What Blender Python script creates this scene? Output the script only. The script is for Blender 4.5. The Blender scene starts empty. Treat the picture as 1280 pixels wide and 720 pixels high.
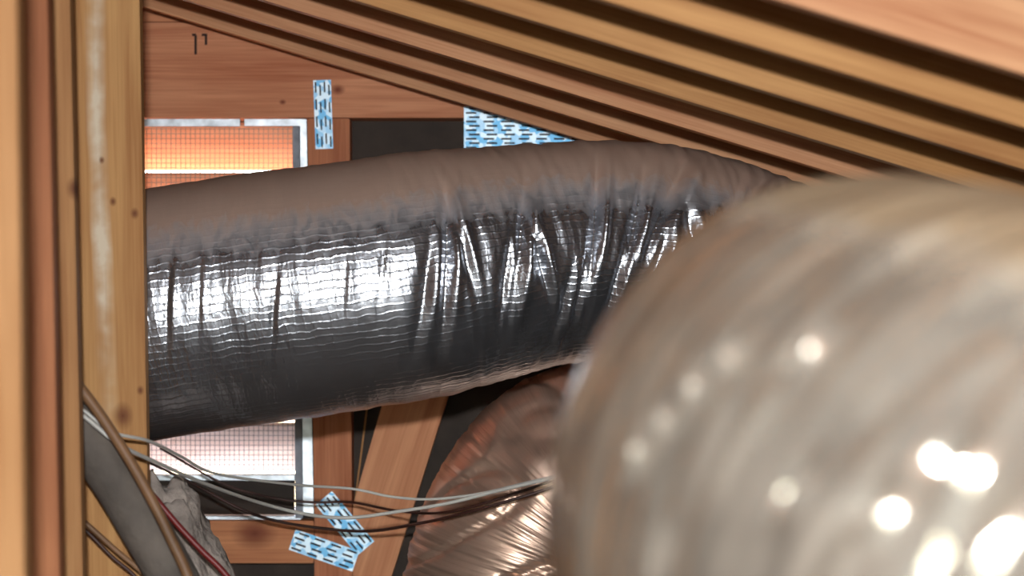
import bpy, bmesh, math, random
from mathutils import Vector, Matrix, noise

# ------------------------------------------------------------------ camera
F = 2700.0          # focal length in pixels of the 1280 x 720 frame
HY = 450.0          # image row of the horizon
ZC = 0.85           # camera height over the attic floor
scene = bpy.context.scene
col = scene.collection
cam_d = bpy.data.cameras.new('camera')
cam = bpy.data.objects.new('camera', cam_d)
col.objects.link(cam)
cam.location = (0, 0, ZC)
cam.rotation_euler = (math.pi / 2, 0, 0)
cam_d.sensor_width = 36.0
cam_d.lens = 36.0 * F / 1280.0
cam_d.shift_y = (HY - 360.0) / 1280.0
cam_d.clip_start = 0.05
cam_d.dof.use_dof = True
cam_d.dof.focus_distance = 4.75
cam_d.dof.aperture_fstop = (cam_d.lens / 1000.0) / 0.025
scene.camera = cam

# ------------------------------------------------------------------ light
w = bpy.data.worlds.new('world')
scene.world = w
w.use_nodes = True
nt = w.node_tree
bg = nt.nodes['Background']
sky = nt.nodes.new('ShaderNodeTexSky')
sky.sky_type = 'NISHITA'
sky.sun_disc = False
sky.sun_elevation = math.radians(42)
sky.sun_rotation = math.radians(20)
nt.links.new(sky.outputs[0], bg.inputs[0])
bg.inputs[1].default_value = 2.2

sd = bpy.data.lights.new('sun', 'SUN')
sd.energy = 4.5
sd.angle = math.radians(0.6)
sd.color = (1.0, 0.94, 0.86)
so = bpy.data.objects.new('sun', sd)
col.objects.link(so)
so.rotation_euler = Vector((-0.25, -0.72, -0.66)).to_track_quat('-Z', 'Y').to_euler()

# the flash on top of the camera
ld = bpy.data.lights.new('camera_flash', 'AREA')
ld.shape = 'DISK'
ld.size = 0.09
ld.energy = 120.0
ld.color = (0.93, 0.97, 1.0)
lo = bpy.data.objects.new('camera_flash', ld)
col.objects.link(lo)
lo.location = (0.0, -0.25, ZC + 0.27)
lo.rotation_euler = Vector((0.0, 1.0, 0.02)).to_track_quat('-Z', 'Y').to_euler()

vs = scene.view_settings
vs.view_transform = 'Standard'
vs.look = 'None'
vs.gamma = 1.0
vs.use_curve_mapping = False
vs.exposure = 0.2


# ------------------------------------------------------------------ helpers
def P(x, y, Y):
    """photo pixel at depth Y -> point"""
    return Vector(((x - 640.0) * Y / F, Y, ZC + (HY - y) * Y / F))


def tag(o, label=None, cat=None, group=None, kind=None):
    if label: o['label'] = label
    if cat: o['category'] = cat
    if group: o['group'] = group
    if kind: o['kind'] = kind
    return o


def link(name, me, mat=None, parent=None, smooth=False):
    o = bpy.data.objects.new(name, me)
    col.objects.link(o)
    if mat: me.materials.append(mat)
    if smooth:
        for p in me.polygons: p.use_smooth = True
    if parent: o.parent = parent
    return o


def from_bm(name, bm, mat=None, parent=None, smooth=False):
    bmesh.ops.recalc_face_normals(bm, faces=bm.faces[:])
    me = bpy.data.meshes.new(name)
    bm.to_mesh(me)
    bm.free()
    return link(name, me, mat, parent, smooth)


def box_bm(bm, x0, x1, y0, y1, z0, z1):
    v = [bm.verts.new(c) for c in ((x0, y0, z0), (x1, y0, z0), (x1, y1, z0), (x0, y1, z0),
                                   (x0, y0, z1), (x1, y0, z1), (x1, y1, z1), (x0, y1, z1))]
    for f in ((0, 1, 2, 3), (4, 7, 6, 5), (0, 4, 5, 1), (1, 5, 6, 2), (2, 6, 7, 3), (3, 7, 4, 0)):
        bm.faces.new([v[i] for i in f])


def box(name, x0, x1, y0, y1, z0, z1, mat, parent=None, bevel=0.0):
    bm = bmesh.new()
    box_bm(bm, x0, x1, y0, y1, z0, z1)
    if bevel:
        bmesh.ops.bevel(bm, geom=bm.edges[:], offset=bevel, segments=1, affect='EDGES')
    return from_bm(name, bm, mat, parent)


def prism(name, pts, thick, mat, parent=None, grain=0.0, bevel=0.002, yfun=None):
    """polygon of 3-D points lying in an XZ plane, extruded by +Y; local X is the grain direction (angle from X)"""
    c = sum(pts, Vector()) / len(pts)
    R = Matrix.Rotation(-grain, 4, 'Y')
    Ri = R.inverted()
    loc = [Ri @ (p - c) for p in pts]
    bm = bmesh.new()
    a = [bm.verts.new(p) for p in loc]
    b = [bm.verts.new(p + Vector((0, thick, 0))) for p in loc]
    bm.faces.new(a)
    bm.faces.new(b[::-1])
    n = len(a)
    for i in range(n):
        bm.faces.new((a[i], b[i], b[(i + 1) % n], a[(i + 1) % n]))
    if bevel:
        bmesh.ops.bevel(bm, geom=bm.edges[:], offset=bevel, segments=2, affect='EDGES')
    o = from_bm(name, bm, mat, parent)
    o.matrix_world = Matrix.Translation(c) @ R
    return o


def catmull(pts, n):
    """resample control points as a smooth curve of n points of even arc length"""
    q = [2 * pts[0] - pts[1]] + list(pts) + [2 * pts[-1] - pts[-2]]
    dense = []
    for i in range(1, len(q) - 2):
        p0, p1, p2, p3 = q[i - 1:i + 3]
        for k in range(40):
            t = k / 40.0
            dense.append(0.5 * ((2 * p1) + (p2 - p0) * t + (2 * p0 - 5 * p1 + 4 * p2 - p3) * t * t
                                + (3 * p1 - p0 - 3 * p2 + p3) * t ** 3))
    dense.append(pts[-1].copy())
    L = [0.0]
    for i in range(1, len(dense)): L.append(L[-1] + (dense[i] - dense[i - 1]).length)
    out, j = [], 0
    for k in range(n):
        s = L[-1] * k / (n - 1)
        while j < len(L) - 2 and L[j + 1] < s: j += 1
        t = (s - L[j]) / max(1e-9, L[j + 1] - L[j])
        out.append(dense[j].lerp(dense[j + 1], min(1, max(0, t))))
    return out, L[-1]


def sweep(name, ctrl, n, seg, rfun, mat, parent=None, up=Vector((0, 0, 1)), capped=True):
    """tube along the control points; rfun(s, theta, k) gives the radius; UV in metres"""
    path, length = catmull(ctrl, n)
    verts, faces, uv = [], [], []
    tang = []
    for i in range(n):
        a = path[max(0, i - 1)]
        b = path[min(n - 1, i + 1)]
        tang.append((b - a).normalized())
    N = (up - tang[0] * up.dot(tang[0])).normalized()
    for i in range(n):
        t = tang[i]
        N = (N - t * N.dot(t)).normalized()
        B = t.cross(N)
        s = length * i / (n - 1)
        for j in range(seg):
            th = 2 * math.pi * j / seg
            d = N * math.cos(th) + B * math.sin(th)
            verts.append(path[i] + d * rfun(s, th, path[i], d))
    r0 = rfun(0, 0, path[0], N)
    for i in range(n - 1):
        for j in range(seg):
            j2 = (j + 1) % seg
            faces.append((i * seg + j, (i + 1) * seg + j, (i + 1) * seg + j2, i * seg + j2))
            s0, s1 = length * i / (n - 1), length * (i + 1) / (n - 1)
            v0, v1 = 2 * math.pi * r0 * j / seg, 2 * math.pi * r0 * (j + 1) / seg
            uv += [(s0, v0), (s1, v0), (s1, v1), (s0, v1)]
    nq = len(faces)
    if capped:
        faces.append(tuple(range(seg)))
        faces.append(tuple((n - 1) * seg + j for j in range(seg))[::-1])
        uv += [(0, 0)] * (2 * seg)
    me = bpy.data.meshes.new(name)
    me.from_pydata([tuple(v) for v in verts], [], faces)
    ul = me.uv_layers.new(name='UVMap')
    flat = [c for p in uv for c in p]
    ul.data.foreach_set('uv', flat)
    me.update()
    o = link(name, me, mat, parent)
    for i, p in enumerate(me.polygons): p.use_smooth = i < nq
    bm = bmesh.new(); bm.from_mesh(me)
    bmesh.ops.recalc_face_normals(bm, faces=bm.faces[:])
    bm.to_mesh(me); bm.free()
    return o


# ------------------------------------------------------------------ materials
def new_mat(name):
    m = bpy.data.materials.new(name)
    m.use_nodes = True
    nt = m.node_tree
    return m, nt, nt.nodes, nt.links, nt.nodes['Principled BSDF']


def mathn(nt, op, a, b=None, c=None):
    n = nt.nodes.new('ShaderNodeMath')
    n.operation = op
    for i, v in enumerate((a, b, c)):
        if v is None: continue
        if isinstance(v, (int, float)): n.inputs[i].default_value = v
        else: nt.links.new(v, n.inputs[i])
    return n.outputs[0]


def ramp(nt, fac, stops):
    r = nt.nodes.new('ShaderNodeValToRGB')
    while len(r.color_ramp.elements) < len(stops): r.color_ramp.elements.new(0.5)
    for e, (p, c) in zip(r.color_ramp.elements, stops):
        e.position = p
        e.color = (*c, 1) if len(c) == 3 else c
    nt.links.new(fac, r.inputs[0])
    return r.outputs[0]


def mix(nt, fac, a, b, mode='MIX'):
    n = nt.nodes.new('ShaderNodeMix')
    n.data_type = 'RGBA'
    n.blend_type = mode
    for s, v in ((n.inputs[0], fac), (n.inputs[6], a), (n.inputs[7], b)):
        if isinstance(v, (int, float)): s.default_value = v
        elif isinstance(v, tuple): s.default_value = (*v, 1)
        else: nt.links.new(v, s)
    return n.outputs[2]


def srgb(r, g, b):
    def f(c):
        c /= 255.0
        return c / 12.92 if c <= 0.04045 else ((c + 0.055) / 1.055) ** 2.4
    return (f(r), f(g), f(b))


def wood(name, light, dark, knots=(), streak=None, rough=0.62, seed=0.0):
    """sawn lumber; grain runs along local X; knots = (x, z, radius) in local metres; streak = (z, half width)"""
    m, nt, N, L, bsdf = new_mat(name)
    tc = N.new('ShaderNodeTexCoord')
    oi = N.new('ShaderNodeObjectInfo')
    off = N.new('ShaderNodeVectorMath'); off.operation = 'MULTIPLY_ADD'
    cmb = N.new('ShaderNodeCombineXYZ')
    for i, k in enumerate((7.3, 3.1, 5.7)):
        L.new(mathn(nt, 'MULTIPLY', oi.outputs['Random'], k), cmb.inputs[i])
    off.inputs[0].default_value = (seed, seed, seed)
    off.inputs[1].default_value = (1, 1, 1)
    L.new(cmb.outputs[0], off.inputs[2])
    add = N.new('ShaderNodeVectorMath'); add.operation = 'ADD'
    L.new(tc.outputs['Object'], add.inputs[0]); L.new(off.outputs[0], add.inputs[1])
    sep = N.new('ShaderNodeSeparateXYZ'); L.new(tc.outputs['Object'], sep.inputs[0])
    kn = None
    for (kx, kz, kr) in knots:
        dx = mathn(nt, 'MULTIPLY', mathn(nt, 'SUBTRACT', sep.outputs[0], kx), 0.75)
        dz = mathn(nt, 'SUBTRACT', sep.outputs[2], kz)
        d = mathn(nt, 'SQRT', mathn(nt, 'ADD', mathn(nt, 'MULTIPLY', dx, dx), mathn(nt, 'MULTIPLY', dz, dz)))
        k = mathn(nt, 'DIVIDE', d, kr)
        kn = k if kn is None else mathn(nt, 'MINIMUM', kn, k)
    mp = N.new('ShaderNodeMapping'); L.new(add.outputs[0], mp.inputs[0])
    mp.inputs['Scale'].default_value = (1.3, 22, 22)
    n1 = N.new('ShaderNodeTexNoise'); L.new(mp.outputs[0], n1.inputs['Vector'])
    n1.inputs['Scale'].default_value = 1.5; n1.inputs['Detail'].default_value = 3
    n1.inputs['Distortion'].default_value = 0.6
    mp2 = N.new('ShaderNodeMapping'); L.new(add.outputs[0], mp2.inputs[0])
    mp2.inputs['Scale'].default_value = (4, 170, 170)
    n2 = N.new('ShaderNodeTexNoise'); L.new(mp2.outputs[0], n2.inputs['Vector'])
    n2.inputs['Scale'].default_value = 1.3; n2.inputs['Detail'].default_value = 2
    n3 = N.new('ShaderNodeTexNoise'); L.new(add.outputs[0], n3.inputs['Vector'])
    n3.inputs['Scale'].default_value = 3.0; n3.inputs['Detail'].default_value = 3
    f = mathn(nt, 'ADD', mathn(nt, 'MULTIPLY', n1.outputs[0], 0.55), mathn(nt, 'MULTIPLY', n2.outputs[0], 0.28))
    f = mathn(nt, 'ADD', f, mathn(nt, 'MULTIPLY', n3.outputs[0], 0.25))
    c = ramp(nt, f, [(0.36, dark), (0.68, light)])
    if streak:
        zz, hw, bend = streak
        wob = mathn(nt, 'MULTIPLY', mathn(nt, 'SUBTRACT', n3.outputs[0], 0.5), 0.03)
        d = mathn(nt, 'ABSOLUTE', mathn(nt, 'SUBTRACT', mathn(nt, 'ADD', sep.outputs[2], wob),
                                        mathn(nt, 'MULTIPLY_ADD', sep.outputs[0], bend, zz)))
        s = mathn(nt, 'SUBTRACT', 1.0, mathn(nt, 'DIVIDE', d, hw))
        n4 = N.new('ShaderNodeTexNoise'); L.new(tc.outputs['Object'], n4.inputs['Vector'])
        n4.inputs['Scale'].default_value = 26; n4.inputs['Detail'].default_value = 4
        s = mathn(nt, 'MULTIPLY', mathn(nt, 'MAXIMUM', s, 0.0), mathn(nt, 'MULTIPLY', n4.outputs[0], 1.7))
        n5 = N.new('ShaderNodeTexNoise'); L.new(tc.outputs['Object'], n5.inputs['Vector'])
        n5.inputs['Scale'].default_value = 7; n5.inputs['Detail'].default_value = 3
        s = mathn(nt, 'MULTIPLY', s, ramp(nt, n5.outputs[0], [(0.38, (0.1,) * 3), (0.62, (1.5,) * 3)]))
        s = mathn(nt, 'MULTIPLY', s, mathn(nt, 'MINIMUM', mathn(nt, 'MAXIMUM', mathn(nt, 'MULTIPLY_ADD', sep.outputs[0], 2.2, 0.45), 0.0), 1.0))
        s = mathn(nt, 'MINIMUM', s, 0.8)
        c = mix(nt, s, c, srgb(228, 214, 190))
    if kn is not None:
        kf = ramp(nt, kn, [(0.0, (1, 1, 1)), (0.62, (0.8, 0.8, 0.8)), (1.0, (0.25, 0.25, 0.25)), (1.0, (0, 0, 0))])
        kf = ramp(nt, mathn(nt, 'MULTIPLY', kn, 0.5), [(0.0, (1, 1, 1)), (0.3, (0.75,) * 3), (0.5, (0.45,) * 3), (0.8, (0,) * 3)])
        kd = (dark[0] * 0.42, dark[1] * 0.28, dark[2] * 0.26)
        c = mix(nt, kf, c, kd)
    L.new(c, bsdf.inputs['Base Color'])
    bsdf.inputs['Roughness'].default_value = rough
    bsdf.inputs['Specular IOR Level'].default_value = 0.25
    bp = N.new('ShaderNodeBump'); bp.inputs['Strength'].default_value = 0.25
    bp.inputs['Distance'].default_value = 0.002
    L.new(f, bp.inputs['Height']); L.new(bp.outputs[0], bsdf.inputs['Normal'])
    return m


def plain(name, c, rough=0.6, metal=0.0, var=0.25, scale=8.0, bump=0.0, bscale=60.0):
    m, nt, N, L, bsdf = new_mat(name)
    tc = N.new('ShaderNodeTexCoord')
    n = N.new('ShaderNodeTexNoise'); L.new(tc.outputs['Object'], n.inputs['Vector'])
    n.inputs['Scale'].default_value = scale; n.inputs['Detail'].default_value = 5
    col_ = ramp(nt, n.outputs[0], [(0.3, tuple(v * (1 - var) for v in c)), (0.7, tuple(min(1, v * (1 + var)) for v in c))])
    L.new(col_, bsdf.inputs['Base Color'])
    bsdf.inputs['Roughness'].default_value = rough
    bsdf.inputs['Metallic'].default_value = metal
    if bump:
        n2 = N.new('ShaderNodeTexNoise'); L.new(tc.outputs['Object'], n2.inputs['Vector'])
        n2.inputs['Scale'].default_value = bscale; n2.inputs['Detail'].default_value = 4
        bp = N.new('ShaderNodeBump'); bp.inputs['Strength'].default_value = bump
        bp.inputs['Distance'].default_value = 0.01
        L.new(n2.outputs[0], bp.inputs['Height']); L.new(bp.outputs[0], bsdf.inputs['Normal'])
    return m


def foil(name, c, rough, crinkle, grid=0.0, dust=None, top=None, ring=0.0, cscale=(45, 14)):
    """metallised duct jacket: UV is in metres (u along the duct, v around it)"""
    m, nt, N, L, bsdf = new_mat(name)
    uv = N.new('ShaderNodeUVMap')
    tc = N.new('ShaderNodeTexCoord')
    sep = N.new('ShaderNodeSeparateXYZ'); L.new(uv.outputs[0], sep.inputs[0])
    mp = N.new('ShaderNodeMapping'); L.new(uv.outputs[0], mp.inputs[0])
    mp.inputs['Scale'].default_value = (cscale[0], cscale[1], 1)
    n1 = N.new('ShaderNodeTexNoise'); L.new(mp.outputs[0], n1.inputs['Vector'])
    n1.inputs['Scale'].default_value = 1.0; n1.inputs['Detail'].default_value = 4
    n1.inputs['Distortion'].default_value = 0.8
    n2 = N.new('ShaderNodeTexNoise'); L.new(tc.outputs['Object'], n2.inputs['Vector'])
    n2.inputs['Scale'].default_value = 5; n2.inputs['Detail'].default_value = 4
    base = ramp(nt, n2.outputs[0], [(0.3, tuple(v * 0.86 for v in c)), (0.7, c)])
    h = mathn(nt, 'MULTIPLY', n1.outputs[0], crinkle)
    if grid:
        nd = N.new('ShaderNodeTexNoise'); L.new(uv.outputs[0], nd.inputs['Vector'])
        nd.inputs['Scale'].default_value = 26; nd.inputs['Detail'].default_value = 3
        nm = N.new('ShaderNodeTexNoise'); L.new(uv.outputs[0], nm.inputs['Vector'])
        nm.inputs['Scale'].default_value = 11; nm.inputs['Detail'].default_value = 2
        for k, wgt in ((0, 0.45), (1, 1.0)):
            s = mathn(nt, 'FRACT', mathn(nt, 'MULTIPLY_ADD', nd.outputs[0], 1.1, mathn(nt, 'MULTIPLY', sep.outputs[k], 62.0)))
            d = mathn(nt, 'ABSOLUTE', mathn(nt, 'SUBTRACT', s, 0.5))
            ln = mathn(nt, 'MAXIMUM', mathn(nt, 'SUBTRACT', 0.16, d), 0.0)
            h = mathn(nt, 'ADD', h, mathn(nt, 'MULTIPLY', mathn(nt, 'MULTIPLY', ln, grid * wgt), nm.outputs[0]))
    if ring:
        mp3 = N.new('ShaderNodeMapping'); L.new(uv.outputs[0], mp3.inputs[0])
        mp3.inputs['Scale'].default_value = (160, 3, 1)
        n3 = N.new('ShaderNodeTexNoise'); L.new(mp3.outputs[0], n3.inputs['Vector'])
        n3.inputs['Scale'].default_value = 1; n3.inputs['Detail'].default_value = 3
        h = mathn(nt, 'ADD', h, mathn(nt, 'MULTIPLY', n3.outputs[0], ring))
    bp = N.new('ShaderNodeBump'); bp.inputs['Strength'].default_value = 1.0
    bp.inputs['Distance'].default_value = 0.01
    L.new(h, bp.inputs['Height']); L.new(bp.outputs[0], bsdf.inputs['Normal'])
    bsdf.inputs['Metallic'].default_value = 1.0
    bsdf.inputs['Roughness'].default_value = rough
    if dust:
        dc, amount = dust
        n4 = N.new('ShaderNodeTexNoise'); L.new(tc.outputs['Object'], n4.inputs['Vector'])
        n4.inputs['Scale'].default_value = 14; n4.inputs['Detail'].default_value = 5
        fac = mathn(nt, 'MULTIPLY', ramp(nt, n4.outputs[0], [(0.3, (0.5,) * 3), (0.75, (1,) * 3)]), amount)
        if top:
            circ, half, tamt = top
            vv = mathn(nt, 'MINIMUM', sep.outputs[1], mathn(nt, 'SUBTRACT', circ, sep.outputs[1]))
            vv = mathn(nt, 'MULTIPLY_ADD', mathn(nt, 'SUBTRACT', n1.outputs[0], 0.5), 0.10, vv)
            tf = ramp(nt, mathn(nt, 'DIVIDE', vv, half), [(0.7, (tamt,) * 3), (1.0, (0,) * 3)])
            fac = mathn(nt, 'MAXIMUM', fac, tf)
            L.new(mathn(nt, 'MULTIPLY_ADD', tf, -0.9, 1.0), bp.inputs['Strength'])
            L.new(mathn(nt, 'MULTIPLY_ADD', fac, 0.35, rough), bsdf.inputs['Roughness'])
        base = mix(nt, fac, base, dc)
        L.new(mathn(nt, 'SUBTRACT', 1.0, fac), bsdf.inputs['Metallic'])
    L.new(base, bsdf.inputs['Base Color'])
    return m


M_RED = wood('wood_red_fir', srgb(216, 160, 116), srgb(176, 112, 74))
M_STUD = wood('wood_gable_stud', srgb(212, 140, 98), srgb(164, 92, 58))
M_TAN = wood('wood_tan', srgb(200, 146, 90), srgb(160, 104, 56))
M_FELT = plain('tar_felt', srgb(58, 46, 38), 0.8, var=0.35, scale=9, bump=0.2)
M_SHEATH = wood('roof_sheathing', srgb(120, 84, 56), srgb(84, 54, 34))
M_INSUL = plain('loose_insulation', srgb(92, 80, 70), 0.95, var=0.35, scale=14, bump=1.0, bscale=25)
M_GALV = plain('galvanised_steel', (0.62, 0.66, 0.7), 0.42, 0.85, var=0.3, scale=30, bump=0.05)
M_GALVD = plain('galvanised_steel_dark', (0.24, 0.25, 0.28), 0.6, 0.2, var=0.3, scale=30)  # darker, duller steel for the side channel
M_LOUVER = wood('louver_wood', srgb(234, 178, 142), srgb(218, 146, 108))
M_LOUVER_LIT = wood('louver_wood_lit', srgb(250, 236, 228), srgb(238, 210, 196))  # lit copy: brighter daylight on the lower louvers is painted into the wood
M_SCREEN = plain('screen_wire', (0.23, 0.2, 0.18), 0.5, 0.6)
M_WIRE = plain('wire_white', srgb(205, 200, 192), 0.45, var=0.08)
M_WIREB = plain('wire_brown', srgb(64, 34, 26), 0.5)
M_WIRER = plain('wire_red', srgb(122, 34, 32), 0.45)
M_CABLE = plain('cable_brown', srgb(128, 92, 62), 0.55)
M_PIPE = plain('pipe_wrap', srgb(98, 88, 80), 0.8, var=0.4, scale=10, bump=0.35, bscale=60)
M_BATT = plain('grey_batt', srgb(160, 146, 136), 0.95, var=0.4, scale=12, bump=0.9, bscale=40)
M_MARK_SHADE = plain('crayon_and_slot_shade', srgb(52, 30, 24), 0.8)  # crayon strokes, and the painted shade in the plate slots
M_GROUND = plain('outside_ground', srgb(150, 138, 120), 0.95, scale=0.8)

# blue-white galvanised connector plates
m, nt_, N_, L_, b_ = new_mat('connector_plate')
tc_ = N_.new('ShaderNodeTexCoord')
n_ = N_.new('ShaderNodeTexVoronoi'); L_.new(tc_.outputs['Object'], n_.inputs['Vector']); n_.inputs['Scale'].default_value = 62
L_.new(ramp(nt_, n_.outputs['Color'], [(0.3, (0.16, 0.42, 0.66)), (0.7, (0.62, 0.74, 0.82))]), b_.inputs['Base Color'])
b_.inputs['Metallic'].default_value = 0.7
b_.inputs['Roughness'].default_value = 0.5
M_PLATE = m

# ------------------------------------------------------------------ the attic shell
YG = 5.60            # front of the gable framing
YS = 5.69            # gable sheathing
SL = 0.303           # roof pitch
H0 = 0.609           # rafter underside over the camera at X = 0


def raft_z(X): return ZC + H0 - SL * X


XL, XR, YB = -2.0, 3.3, -3.2
tag(box('floor', XL - 0.1, XR + 0.1, YB - 0.1, YS + 0.06, -0.06, 0.0, M_INSUL), kind='structure')
RH = 0.16            # rafter depth measured vertically
bm = bmesh.new()
z0, z1 = raft_z(XL - 0.1) + RH, raft_z(XR + 0.1) + RH
v = [bm.verts.new(c) for c in ((XL - 0.1, YB - 0.1, z0), (XR + 0.1, YB - 0.1, z1), (XR + 0.1, YS + 0.3, z1), (XL - 0.1, YS + 0.3, z0))]
u = [bm.verts.new(a.co + Vector((0, 0, 0.03))) for a in v]
bm.faces.new(v); bm.faces.new(u[::-1])
for i in range(4): bm.faces.new((v[i], v[(i + 1) % 4], u[(i + 1) % 4], u[i]))
tag(from_bm('ceiling', bm, M_SHEATH), kind='structure')
tag(box('wall_left', XL - 0.1, XL, YB, YS, 0.0, raft_z(XL) + RH, M_SHEATH), kind='structure')
tag(box('wall_right', XR, XR + 0.1, YB, YS, 0.0, raft_z(XR) + RH, M_SHEATH), kind='structure')


def gable(name, y0, y1, mat, hole=None):
    bm = bmesh.new()
    def quad(xa, xb, za, zb_a, zb_b):
        v = [bm.verts.new(c) for c in ((xa, y0, za), (xb, y0, za), (xb, y0, zb_b), (xa, y0, zb_a))]
        u = [bm.verts.new((a.co.x, y1, a.co.z)) for a in v]
        bm.faces.new(v); bm.faces.new(u[::-1])
        for i in range(4): bm.faces.new((v[i], u[i], u[(i + 1) % 4], v[(i + 1) % 4]))
    t = lambda X: raft_z(X) + RH
    if hole:
        a, b, c, d = hole
        quad(XL, a, 0, t(XL), t(a))
        quad(a, b, 0, c, c)
        quad(a, b, d, t(a), t(b))
        quad(b, XR, 0, t(b), t(XR))
    else:
        quad(XL, XR, 0, t(XL), t(XR))
    return tag(from_bm(name, bm, mat), kind='structure')


VA, VB = P(60, 0, YG).x, P(368, 0, YG).x
VC, VD = P(0, 650.5, YG).z, P(0, 156, YG).z
gable('wall_gable', YS, YS + 0.02, M_FELT, (VA, VB, VC, VD))
gable('wall_back', YB - 0.1, YB, M_SHEATH, (-1.7, 1.9, 0.15, 1.12))  # opening added in the unseen wall to let in soft sky fill
tag(box('ground', -25, 25, YS + 0.3, 40, -3.0, -2.9, M_GROUND), kind='structure')

# ------------------------------------------------------------------ rafters
ORD = ['first', 'second', 'third', 'fourth', 'fifth', 'sixth', 'seventh', 'eighth', 'ninth', 'tenth', 'eleventh',
       'twelfth', 'thirteenth', 'fourteenth', 'fifteenth', 'sixteenth', 'seventeenth', 'eighteenth', 'nineteenth', 'twentieth', 'twenty-first']
ang = -math.atan(SL)
k_raft = 0
for i in range(22):
    if i == 7: continue                 # one rafter is left out here
    Y = 5.44 - 0.41 * i
    if Y < YB + 0.1: break
    pts = [Vector((X, Y, raft_z(X) + dz)) for X, dz in ((XL, 0), (XR, 0), (XR, RH), (XL, RH))]
    o = prism('rafter', pts, 0.038, M_RED if i < 3 or i == 6 else M_TAN, grain=ang, bevel=0.002)
    tag(o, 'sloping sawn wooden rafter, %s counting from the gable wall' % ORD[k_raft], 'rafter', 'rafters under the roof')
    k_raft += 1

# ------------------------------------------------------------------ gable framing
def gpoly(name, px, thick, mat, grain, Y=YG, **k):
    return prism(name, [P(x, y, Y) for x, y in px], thick, mat, grain=grain, **k)


o = gpoly('header_board', [(40, 147), (583, 147), (583, 112), (330, 28), (40, 28)], 0.085,
          wood('wood_header', srgb(226, 156, 114), srgb(182, 104, 68), knots=((0.222, -0.041, 0.010), (0.079, -0.073, 0.005))), 0)
tag(o, 'reddish horizontal header board with crayon marks above the screened vent', 'board')
ho = o
for k, (x0, y0, x1, y1) in enumerate(((243, 44, 246, 68), (252, 42, 259, 45), (256, 44, 259, 56), (240, 42, 245, 45))):
    q = prism('crayon_stroke', [P(a, b, YG - 0.0006) for a, b in ((x0, y0), (x1, y0), (x1, y1), (x0, y1))], 0.0008, M_MARK_SHADE, bevel=0)
    q.parent = ho
    q.matrix_parent_inverse = ho.matrix_world.inverted()
o = gpoly('upper_board', [(40, 27), (240, 27), (150, -3), (40, -38)], 0.06, M_STUD, 0, Y=YG + 0.02)
tag(o, 'dark red short board wedged between header board and roof slope', 'board')
o = gpoly('gable_stud', [(384, 148), (437, 148), (440, 650), (440, 820), (393, 820), (393, 640)], 0.085, M_STUD, math.pi / 2)
tag(o, 'reddish vertical gable stud right beside the screened vent', 'stud')
o = gpoly('diagonal_brace', [(488, 470), (568, 470), (488, 725), (458, 820), (441, 820), (441, 632)], 0.085,
          wood('wood_brace', srgb(228, 162, 118), srgb(190, 118, 78)), math.radians(72))
tag(o, 'leaning diagonal wooden brace standing on the gable stud', 'brace')
o = gpoly('bottom_rail', [(40, 651), (392, 651), (392, 704), (40, 704)], 0.085,
          wood('wood_rail', srgb(222, 152, 104), srgb(180, 106, 68), knots=((0.212, 0.022, 0.03),)), 0)
tag(o, 'short horizontal rail with a big dark knot below the vent', 'board')
o = gpoly('heel_block', [(586, 120), (800, 185), (800, 300), (586, 300)], 0.085, M_STUD, 0)
tag(o, 'wooden truss block behind the wide perforated plate', 'block')
# sliver of split wood hanging in front of the felt
o = gpoly('wood_sliver', [(459, 500), (461, 500), (444, 632), (442, 634)], 0.004, M_TAN, math.radians(80), Y=YG + 0.07, bevel=0)
tag(o, 'thin pale wood sliver standing between stud and brace', 'sliver')

# ------------------------------------------------------------------ connector plates
def plate(c0, ux, length, width, rows, cols, stag, label, Y=YG - 0.0035, group='perforated connector plates', slot=(0.62, 0.36), along=True, clip=None, seed=0):
    """perforated steel plate: c0 centre pixel, ux angle of its long axis; slots are true holes"""
    t = 0.0015
    bm = bmesh.new()
    # lay out cells: each cell = frame of 4 quads round a slot
    cw, ch = length / rows, width / cols
    def rect(a, b, c, d):
        v = [bm.verts.new(p) for p in ((a, 0, c), (b, 0, c), (b, 0, d), (a, 0, d))]
        bm.faces.new(v)
    for i in range(rows):
        for j in range(cols):
            a0, a1 = -length / 2 + i * cw, -length / 2 + (i + 1) * cw
            b0, b1 = -width / 2 + j * ch, -width / 2 + (j + 1) * ch
            sh = (0.09 if j % 2 else -0.09) * cw if stag else 0
            s0, s1 = (a0 + a1) / 2 - cw * slot[0] / 2 + sh, (a0 + a1) / 2 + cw * slot[0] / 2 + sh
            e0, e1 = (b0 + b1) / 2 - ch * slot[1] / 2, (b0 + b1) / 2 + ch * slot[1] / 2
            rect(a0, s0, b0, b1); rect(s1, a1, b0, b1)
            rect(s0, s1, b0, e0); rect(s0, s1, e1, b1)
    bmesh.ops.remove_doubles(bm, verts=bm.verts[:], dist=1e-5)
    r = bmesh.ops.extrude_face_region(bm, geom=bm.faces[:])
    bmesh.ops.translate(bm, verts=[g for g in r['geom'] if isinstance(g, bmesh.types.BMVert)], vec=(0, t, 0))
    o = from_bm('connector_plate', bm, M_PLATE)
    o.matrix_world = Matrix.Translation(P(c0[0], c0[1], Y)) @ Matrix.Rotation(-ux, 4, 'Y')
    # dark boxes behind the sheet stand in for the shade inside the slots
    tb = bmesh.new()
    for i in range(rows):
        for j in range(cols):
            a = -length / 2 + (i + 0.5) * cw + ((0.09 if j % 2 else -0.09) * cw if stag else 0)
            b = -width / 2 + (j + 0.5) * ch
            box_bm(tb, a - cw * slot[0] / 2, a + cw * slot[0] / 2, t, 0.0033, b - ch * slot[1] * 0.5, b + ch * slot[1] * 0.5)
    tag(from_bm('slot_shade', tb, M_MARK_SHADE, o), kind='stuff')
    return tag(o, label, 'plate', group)


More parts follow.
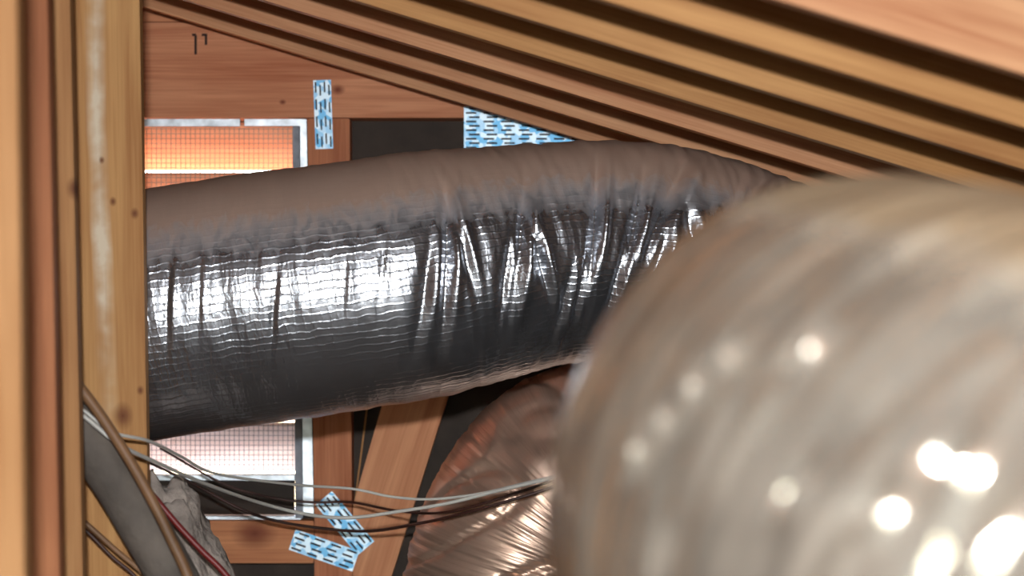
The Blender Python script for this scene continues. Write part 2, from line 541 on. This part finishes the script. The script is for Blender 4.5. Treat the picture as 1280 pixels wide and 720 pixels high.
px = YG / F
plate((404, 143), math.radians(-88), 86 * px, 22 * px, 4, 4, True, 'upright perforated steel plate nailed over header board and stud')
plate((431, 654), math.radians(-50), 82 * px, 27 * px, 4, 4, True, 'steeply tilted perforated steel plate joining stud and diagonal brace')
plate((405, 688), math.radians(-19), 84 * px, 27 * px, 4, 4, True, 'gently tilted perforated steel plate at the end of the knotty rail', Y=YG - 0.0075)
plate((668, 160), 0, 176 * px, 54 * px, 8, 5 * 2, True, 'wide perforated steel plate tucked under the sloping rafter', slot=(0.6, 0.42))

# ------------------------------------------------------------------ gable vent
vent = bpy.data.objects.new('gable_vent', None)
col.objects.link(vent)
vent.location = P(214, 650, YG)
tag(vent, 'screened gable vent with wooden louvers and galvanised frame', 'vent')
def vpart(name, x0, x1, y0, y1, Ya, Yb, mat, bevel=0.0008):
    a, b = P(x0, y1, YG), P(x1, y0, YG)
    o = box(name, a.x, b.x, Ya, Yb, a.z, b.z, mat, bevel=bevel)
    o.parent = vent
    o.matrix_parent_inverse = Matrix.Translation(vent.location).inverted()
    return o
vpart('top_flange', 56, 300, 148.3, 158, YG + 0.002, YG + 0.006, M_GALV)
vpart('top_flange', 305, 376, 148.3, 157.5, YG + 0.004, YG + 0.008, M_GALV)
for nm, px4, ya, th, mt in (('side_channel', ((366, 158), (374, 158), (378.5, 648), (369, 648)), YG + 0.006, 0.078, M_GALVD),
                            ('side_flange', ((375, 149), (383, 149), (392, 644), (379, 644)), YG + 0.002, 0.002, M_GALV)):
    o = prism(nm, [P(a, b, ya) for a, b in px4], th, mt, bevel=0.0006)
    mw = o.matrix_world.copy()
    o.parent = vent
    o.matrix_parent_inverse = Matrix.Translation(vent.location).inverted()
    o.matrix_basis = mw
vpart('bottom_sill', 56, 368, 594, 601, YG + 0.010, YG + 0.085, M_GALV)
vpart('lower_panel', 56, 366, 601.5, 645, YG + 0.05, YG + 0.055, M_FELT)
vpart('bottom_flange', 56, 376, 645.5, 650, YG + 0.01, YG + 0.03, M_GALV)
a_, b_ = P(62, 650, YG), P(366, 644, YG)
o = box('bounce_board', a_.x, b_.x, YG + 0.06, YG + 0.32, a_.z, b_.z, M_LOUVER_LIT)  # added board that bounces sunlight up onto the lower louvers
o.parent = vent
o.matrix_parent_inverse = Matrix.Translation(vent.location).inverted()
# hardware cloth: half-inch welded wire
bm = bmesh.new()
a, b = P(58, 594, YG), P(366, 158, YG)
ym = YG + 0.035
r = 0.00065
x = a.x
while x < b.x:
    box_bm(bm, x - r, x + r, ym - r, ym + r, a.z, b.z); x += 0.0127
z = a.z
while z < b.z:
    box_bm(bm, a.x, b.x, ym + r, ym + 3 * r, z - r, z + r); z += 0.0127
o = from_bm('wire_screen', bm, M_SCREEN, vent)
o.matrix_parent_inverse = Matrix.Translation(vent.location).inverted()
tag(o, kind='stuff')
# louvers slope down and outwards
for k in range(7):
    yb = 214 + 62.5 * k
    zi, zo = P(0, yb - 57.5, YG + 0.06).z, P(0, yb, YG + 0.16).z
    yi, yo = YG + 0.058, YG + 0.158
    t = 0.014
    d = Vector((0, yo - yi, zo - zi)).normalized()
    n = Vector((0, -d.z, d.y))
    if n.z < 0: n = -n
    bm = bmesh.new()
    A, B = Vector((0, yi, zi)), Vector((0, yo, zo))
    sec = [A, B, B + n * t, A + n * t]
    xm = (VA + VB) / 2
    hw = (VB - VA) / 2 + 0.0
    lv = [bm.verts.new((-hw, p.y - yi, p.z - zi)) for p in sec]
    rv = [bm.verts.new((hw, p.y - yi, p.z - zi)) for p in sec]
    bm.faces.new(lv); bm.faces.new(rv[::-1])
    for i in range(4): bm.faces.new((lv[i], rv[i], rv[(i + 1) % 4], lv[(i + 1) % 4]))
    bmesh.ops.bevel(bm, geom=bm.edges[:], offset=0.0015, segments=1, affect='EDGES')
    o = from_bm('louver', bm, M_LOUVER if k < 5 else M_LOUVER_LIT, vent)
    o.matrix_parent_inverse = Matrix.Translation(vent.location).inverted()
    o.location = (xm, yi, zi)

# ------------------------------------------------------------------ posts (truss webs) at the left
def post(xt0, xt1, xb0, xb1, Y, mat, label, thick=0.038):
    """photo columns of the edges at the top and bottom rows"""
    def line(xa, xb, z):
        y = HY - (z - ZC) * F / Y
        x = xa + (xb - xa) * y / 720.0
        return (x - 640) * Y / F
    def top(xa, xb):
        z = 1.6
        for _ in range(30): z = raft_z(line(xa, xb, z)) - 0.001
        return z
    pts = [Vector((line(xt0, xb0, 0), Y, 0)), Vector((line(xt1, xb1, 0), Y, 0)),
           Vector((line(xt1, xb1, top(xt1, xb1)), Y, top(xt1, xb1))), Vector((line(xt0, xb0, top(xt0, xb0)), Y, top(xt0, xb0)))]
    o = prism('truss_post', pts, thick, mat, grain=math.pi / 2 + math.radians(1.0), bevel=0.002)
    return tag(o, label, 'post', 'upright truss posts')
# local frame of a post: x up the post, z towards the left
post(87, 174, 104, 186, 4.21, wood('wood_post_streaked', srgb(200, 150, 94), srgb(164, 110, 62),
     knots=((-0.109, -0.02, 0.014), (-0.06, -0.055, 0.005), (0.39, 0.0125, 0.004), (0.309, -0.008, 0.005), (0.285, -0.05, 0.006)), streak=(0.012, 0.022, 0.012)),
     'golden upright post with a whitish streak, beside the foil duct')
post(-25, 87, -10, 103, 3.80, wood('wood_post_plain', srgb(182, 132, 84), srgb(150, 98, 56), knots=((0.291, -0.080, 0.011),)),
     'plain tan upright post directly before the streaked post')
post(-65, 59, -50, 74, 3.39, wood('wood_post_red', srgb(172, 110, 72), srgb(136, 78, 46)), 'reddish upright post before the plain tan post')
post(-170, 20, -160, 30, 2.57, wood('wood_post_near', srgb(170, 124, 80), srgb(142, 96, 54)),
     'pale upright post foremost of the row')

# ------------------------------------------------------------------ ducts
rnd = random.Random(4)
RM = 0.266
# main duct: crossing the picture
ctrl = [P(-330, 640, 4.62), P(-120, 470, 4.60), P(90, 413, 4.60), P(190, 393, 4.60), P(300, 376, 4.60), P(400, 363, 4.60),
        P(500, 349, 4.61), P(600, 331, 4.64), P(700, 317, 4.68), P(800, 316, 4.72), P(880, 331, 4.77), P(960, 357, 4.80), P(1060, 398, 4.80), P(1200, 440, 4.75)]
pl = []
path_x = lambda X: X
# deep creases: (photo column at the duct's face, angle, tilt, width m, half length rad, depth m)
for (cx, th, tilt, wd, hl, dp) in ((505, 1.75, 0.05, .010, .55, .011), (535, 1.50, 0.03, .010, .75, .018), (552, 1.35, -0.06, .008, .55, .012),
                                   (600, 1.72, 0.05, .010, .5, .014), (622, 1.48, 0.05, .011, .8, .02), (640, 1.7, -0.08, .009, .5, .014),
                                   (665, 2.1, 0.05, .012, .45, .012), (690, 1.95, 0.05, .011, .5, .012), (720, 1.3, 0.02, .010, .85, .022),
                                   (742, 1.9, 0.04, .009, .5, .012), (768, 1.35, 0.03, .010, .75, .018), (790, 1.75, .05, .009, .5, .014),
                                   (803, 1.15, 0.07, .012, .85, .022), (822, 1.5, -0.1, .009, .5, .015), (860, 1.3, 0.06, .009, .6, .014), (895, 1.0, 0.10, .010, .6, .018),
                                   (340, 1.75, 0.03, .005, .35, .005), (250, 1.6, 0.02, .004, .35, .003), (210, 1.6, 0.03, .006, .45, .005),
                                   (425, 1.6, 0.03, .004, .3, .003), (468, 1.5, 0.03, .004, .35, .003)):
    pl.append((cx, th, -0.03 - 0.7 * tilt, wd, hl, dp * 1.15))


def r_main(s, th, c, d):
    X = c.x
    Yf = c.y - RM * max(0.0, math.sin(th))
    cxp = 640 + F * X / (c.y - RM * 0.95)       # photo column where this ring shows on its front
    k = min(1, max(0, (cxp - 480) / 230))
    r = RM - 0.027 * k * k * (3 - 2 * k)
    p = Vector((s * 3.0, math.cos(th) * 0.9, math.sin(th) * 0.9))
    r += 0.006 * noise.noise(p) + 0.0022 * noise.noise(Vector((s * 22, th * 1.6, 3.0)))
    amt = 0.35 + 0.65 * min(1, max(0, (cxp - 470) / 120))
    r += 0.0030 * amt * noise.noise(Vector((s * 55, th * 2.4, 9.0)))
    a = th if th < math.pi * 1.5 else th - 2 * math.pi
    for (cx, t0, tilt, wd, hl, dp) in pl:
        da = (a - t0) / hl
        if abs(da) > 1.6: continue
        ds = (cxp - cx) * (c.y - RM) / F - tilt * (a - t0)
        q = ds / wd
        if abs(q) > 5: continue
        win = math.exp(-(da ** 2) * 2.2)
        r += -dp * win * math.exp(-abs(q) * 1.3) + dp * 0.55 * win * math.exp(-((q - 2.1) / 0.9) ** 2)
    return r


M_FOIL = foil('foil_main', (0.71, 0.74, 0.80), 0.25, 0.16, grid=0.5, cscale=(50, 22), dust=(srgb(172, 128, 96), 0.05), top=(2 * math.pi * RM, 0.35, 0.8))
o = sweep('insulated_duct', ctrl, 760, 150, r_main, M_FOIL)
tag(o, 'silver foil insulated duct crossing behind the golden post', 'duct', 'foil insulated ducts')

# rear duct: elbow below
RR = 0.272
YR = 5.30
ctrl = [P(1150, 680, YR), P(1000, 630, YR), P(890, 600, YR), P(790, 582, YR), P(718, 602, YR), P(667, 660, YR), P(640, 740, YR), P(625, 820, YR), P(615, 855, YR)]


def r_rear(s, th, c, d):
    r = RR + 0.010 * noise.noise(Vector((s * 5, math.cos(th), math.sin(th) + 4)))
    r += 0.004 * noise.noise(Vector((s * 34, th * 1.3, 1.0))) + 0.0032 * noise.noise(Vector((s * 110, th * 2.2, 7.0)))
    q = abs(noise.noise(Vector((s * 7 + 0.5 * math.sin(th * 1.7), th * 0.9, 21.0))))
    r -= 0.016 * max(0, 1 - q * 9)
    return r


M_FOILR = foil('foil_rear', (0.80, 0.58, 0.46), 0.36, 0.08, ring=0.22, cscale=(90, 12), dust=(srgb(196, 142, 110), 0.42))  # copper tint stands in for wood reflected in the foil
o = sweep('insulated_duct', ctrl, 640, 140, r_rear, M_FOILR)
tag(o, 'copper-tinted wrinkled duct elbow below the silver duct', 'duct', 'foil insulated ducts')

# near duct: bends round towards the viewer at the right
RN = 0.272
def D(x, y, Y): return P(x, y, Y)
C0 = P(1085, 618, 1.85)
ctrl = [Vector((1.05, 2.35, C0.z - 0.25)), Vector((0.75, 2.38, C0.z - 0.08)), Vector((0.48, 2.22, C0.z)), C0, Vector((0.37, 1.52, C0.z - 0.05)),
        Vector((0.56, 1.22, C0.z - 0.16)), Vector((0.80, 1.02, C0.z - 0.30)), Vector((1.05, 0.9, C0.z - 0.42))]


def r_near(s, th, c, d):
    r = RN + 0.006 * noise.noise(Vector((s * 6, math.cos(th), math.sin(th))))
    r += 0.006 * noise.noise(Vector((s * 17 + 0.9 * math.sin(th), th * 1.7, 2.0))) + 0.003 * noise.noise(Vector((s * 60, th * 2.2, 5.0)))
    for (s0, t0, tilt, wd, hl, dp) in npl:
        da = (th - t0) / hl
        if abs(da) > 1.7: continue
        q = (s - s0 - tilt * (th - t0)) / wd
        if abs(q) > 5: continue
        win = math.exp(-(da ** 2) * 2.2)
        r += -dp * win * math.exp(-(q * 0.9) ** 2) + dp * 0.8 * win * math.exp(-((q - 2.0) / 0.8) ** 2)
    return r


# dents and folds of the jacket: find the place on the tube that shows at a photo pixel
def on_tube(ctrl, R, x, y, n=200, seg=120):
    path, length = catmull(ctrl, n)
    N = Vector((0, 0, 1))
    best = None
    for i in range(1, n - 1):
        t = (path[i + 1] - path[i - 1]).normalized()
        N = (N - t * N.dot(t)).normalized()
        B = t.cross(N)
        for k in range(seg):
            th = 2 * math.pi * k / seg
            d = N * math.cos(th) + B * math.sin(th)
            p = path[i] + d * R
            if p.y < 0.3: continue
            v = p - cam.location
            if d.dot(v) > 0: continue
            e = math.hypot(640 + F * v.x / v.y - x, HY - F * v.z / v.y - y)
            if best is None or e < best[0]: best = (e, length * i / (n - 1), th)
    return best[1], best[2]


npl = []
for (gx, gy, tilt, wd, hl, dp) in ((806, 556, 0.0, .006, .09, .021), (838, 515, 0.0, .006, .07, .020), (872, 470, 0.0, .006, .08, .019), (912, 440, -.02, .006, .06, .017),
                                   (1018, 436, 0.0, .007, .10, .018), (992, 608, -.03, .007, .10, .017), (1108, 628, -.03, .009, .10, .014),
                                   (1195, 575, -.03, .009, .10, .013), (1225, 690, -.03, .011, .22, .016), (835, 700, .0, .007, .12, .011),
                                   (1130, 520, -.05, .010, .30, .007), (930, 560, -.02, .010, .28, .006), (1060, 690, -.03, .010, .3, .006)):
    s0, t0 = on_tube(ctrl, RN, gx, gy)
    npl.append((s0 - 1.7 * wd, t0, tilt, wd, hl, dp))
M_FOILN = foil('foil_near', (0.60, 0.55, 0.47), 0.10, 0.10, ring=0.06, cscale=(40, 26), dust=(srgb(120, 96, 66), 0.3), top=(2 * math.pi * RN, 0.24, 0.85))
o = sweep('insulated_duct', ctrl, 950, 220, r_near, M_FOILN)
tag(o, 'big dusty beige duct bend foremost under the rafters', 'duct', 'foil insulated ducts')

# ------------------------------------------------------------------ pipe, cables, wires, batt
def tube(name, pts, r, mat, label, cat, group=None, n=60, seg=10, lump=0.0):
    f = (lambda s, th, c, d: r * (1 + lump * noise.noise(c * 9 + d))) if lump else (lambda s, th, c, d: r)
    o = sweep(name, pts, n, seg, f, mat)
    return tag(o, label, cat, group)


yp = 4.06
tube('wrapped_pipe', [P(-10, 390, yp), P(60, 478, yp), P(108, 545, yp), P(160, 625, yp), P(220, 730, yp), P(262, 830, yp)], 31 * yp / F, M_PIPE,
     'dusty grey wrapped pipe slanting down before the streaked post', 'pipe', n=120, seg=24, lump=0.05)
yq = 3.96
tube('brown_cable', [P(60, 440, yq), P(106, 492, yq), P(150, 556, yq), P(185, 616, yq), P(212, 670, yq), P(238, 730, yq), P(250, 800, yq)], 7 * yq / F, M_CABLE,
     'thick brown cable running along the wrapped pipe', 'cable')
tube('extension_cord', [P(70, 625, 4.12), P(108, 655, 4.12), P(145, 688, 4.12), P(185, 722, 4.12), P(225, 770, 4.12)], 3.5 * 4.12 / F, M_CABLE,
     'thin brown cord across the foot of the streaked post', 'cord')
tube('black_cord', [P(70, 634, 4.13), P(108, 664, 4.13), P(140, 696, 4.13), P(172, 724, 4.13), P(215, 780, 4.13)], 2.4 * 4.12 / F, M_WIREB,
     'thin black cord just beneath the brown cord on the post foot', 'cord')
tube('white_wire', [P(70, 488, 4.0), P(106, 514, 4.0), P(140, 540, 4.02), P(185, 551, 4.10), P(225, 570, 4.3), P(270, 592, 4.5), P(370, 606, 4.8), P(440, 611, 4.9), P(490, 621, 4.88), P(540, 624, 4.85), P(600, 617, 4.8), P(660, 603, 4.75), P(715, 590, 4.7), P(790, 570, 4.65), P(900, 560, 4.6)],
     1.9 * 4.6 / F, M_WIRE, 'white wire sagging higher beneath the silver duct', 'wire', 'white wires', n=140, seg=8)
tube('white_wire', [P(70, 494, 3.99), P(106, 521, 3.99), P(150, 556, 4.0), P(200, 580, 4.15), P(260, 606, 4.4), P(330, 630, 4.7), P(390, 644, 4.82), P(440, 647, 4.86), P(500, 639, 4.83), P(560, 629, 4.79), P(620, 614, 4.74), P(715, 592, 4.65), P(790, 576, 4.59), P(900, 570, 4.53)],
     2.4 * 4.6 / F, M_WIRE, 'white wire sagging lower beneath the silver duct', 'wire', 'white wires', n=140, seg=8)
tube('dark_wire', [P(180, 575, 5.3), P(240, 604, 5.3), P(300, 636, 5.3), P(345, 651, 5.32), P(400, 660, 5.34), P(460, 664, 5.3), P(520, 655, 5.1), P(570, 644, 5.0), P(640, 625, 4.95), P(720, 600, 4.95)],
     1.9 * 5.3 / F, M_WIREB, 'dark brown wire hanging lower before the tilted plates', 'wire', 'dark wires', n=110, seg=8)
tube('dark_wire', [P(200, 560, 5.4), P(280, 605, 5.4), P(340, 622, 5.4), P(390, 628, 5.4), P(440, 628, 5.38), P(500, 639, 5.2), P(560, 640, 5.05), P(640, 618, 4.98), P(720, 590, 4.98)],
     1.6 * 5.4 / F, M_WIREB, 'dark brown wire hanging higher before the gable stud', 'wire', 'dark wires', n=110, seg=8)
tube('red_wire', [P(190, 618, 4.2), P(222, 656, 4.2), P(250, 686, 4.2), P(285, 722, 4.2), P(330, 790, 4.2)], 4 * 4.2 / F, M_WIRER,
     'dark red wire running down over the grey insulation', 'wire')

# torn grey batt behind the pipe
bm = bmesh.new()
bmesh.ops.create_icosphere(bm, subdivisions=5, radius=1.0)
ctr = P(226, 742, 4.45)
for vv in bm.verts:
    p = vv.co.copy()
    q = Vector((p.x * 0.105, p.y * 0.10, p.z * 0.235))
    q *= 1 + 0.22 * noise.noise(p * 2.1) + 0.12 * noise.noise(p * 5.0 + Vector((4, 1, 2))) + 0.06 * noise.noise(p * 13)
    q.x += -0.12 * p.z * 0.5 * 0.9
    vv.co = q
o = from_bm('insulation_batt', bm, M_BATT, smooth=True)
o.location = ctr
tag(o, 'torn grey insulation batt bunched up behind the wrapped pipe', 'insulation')
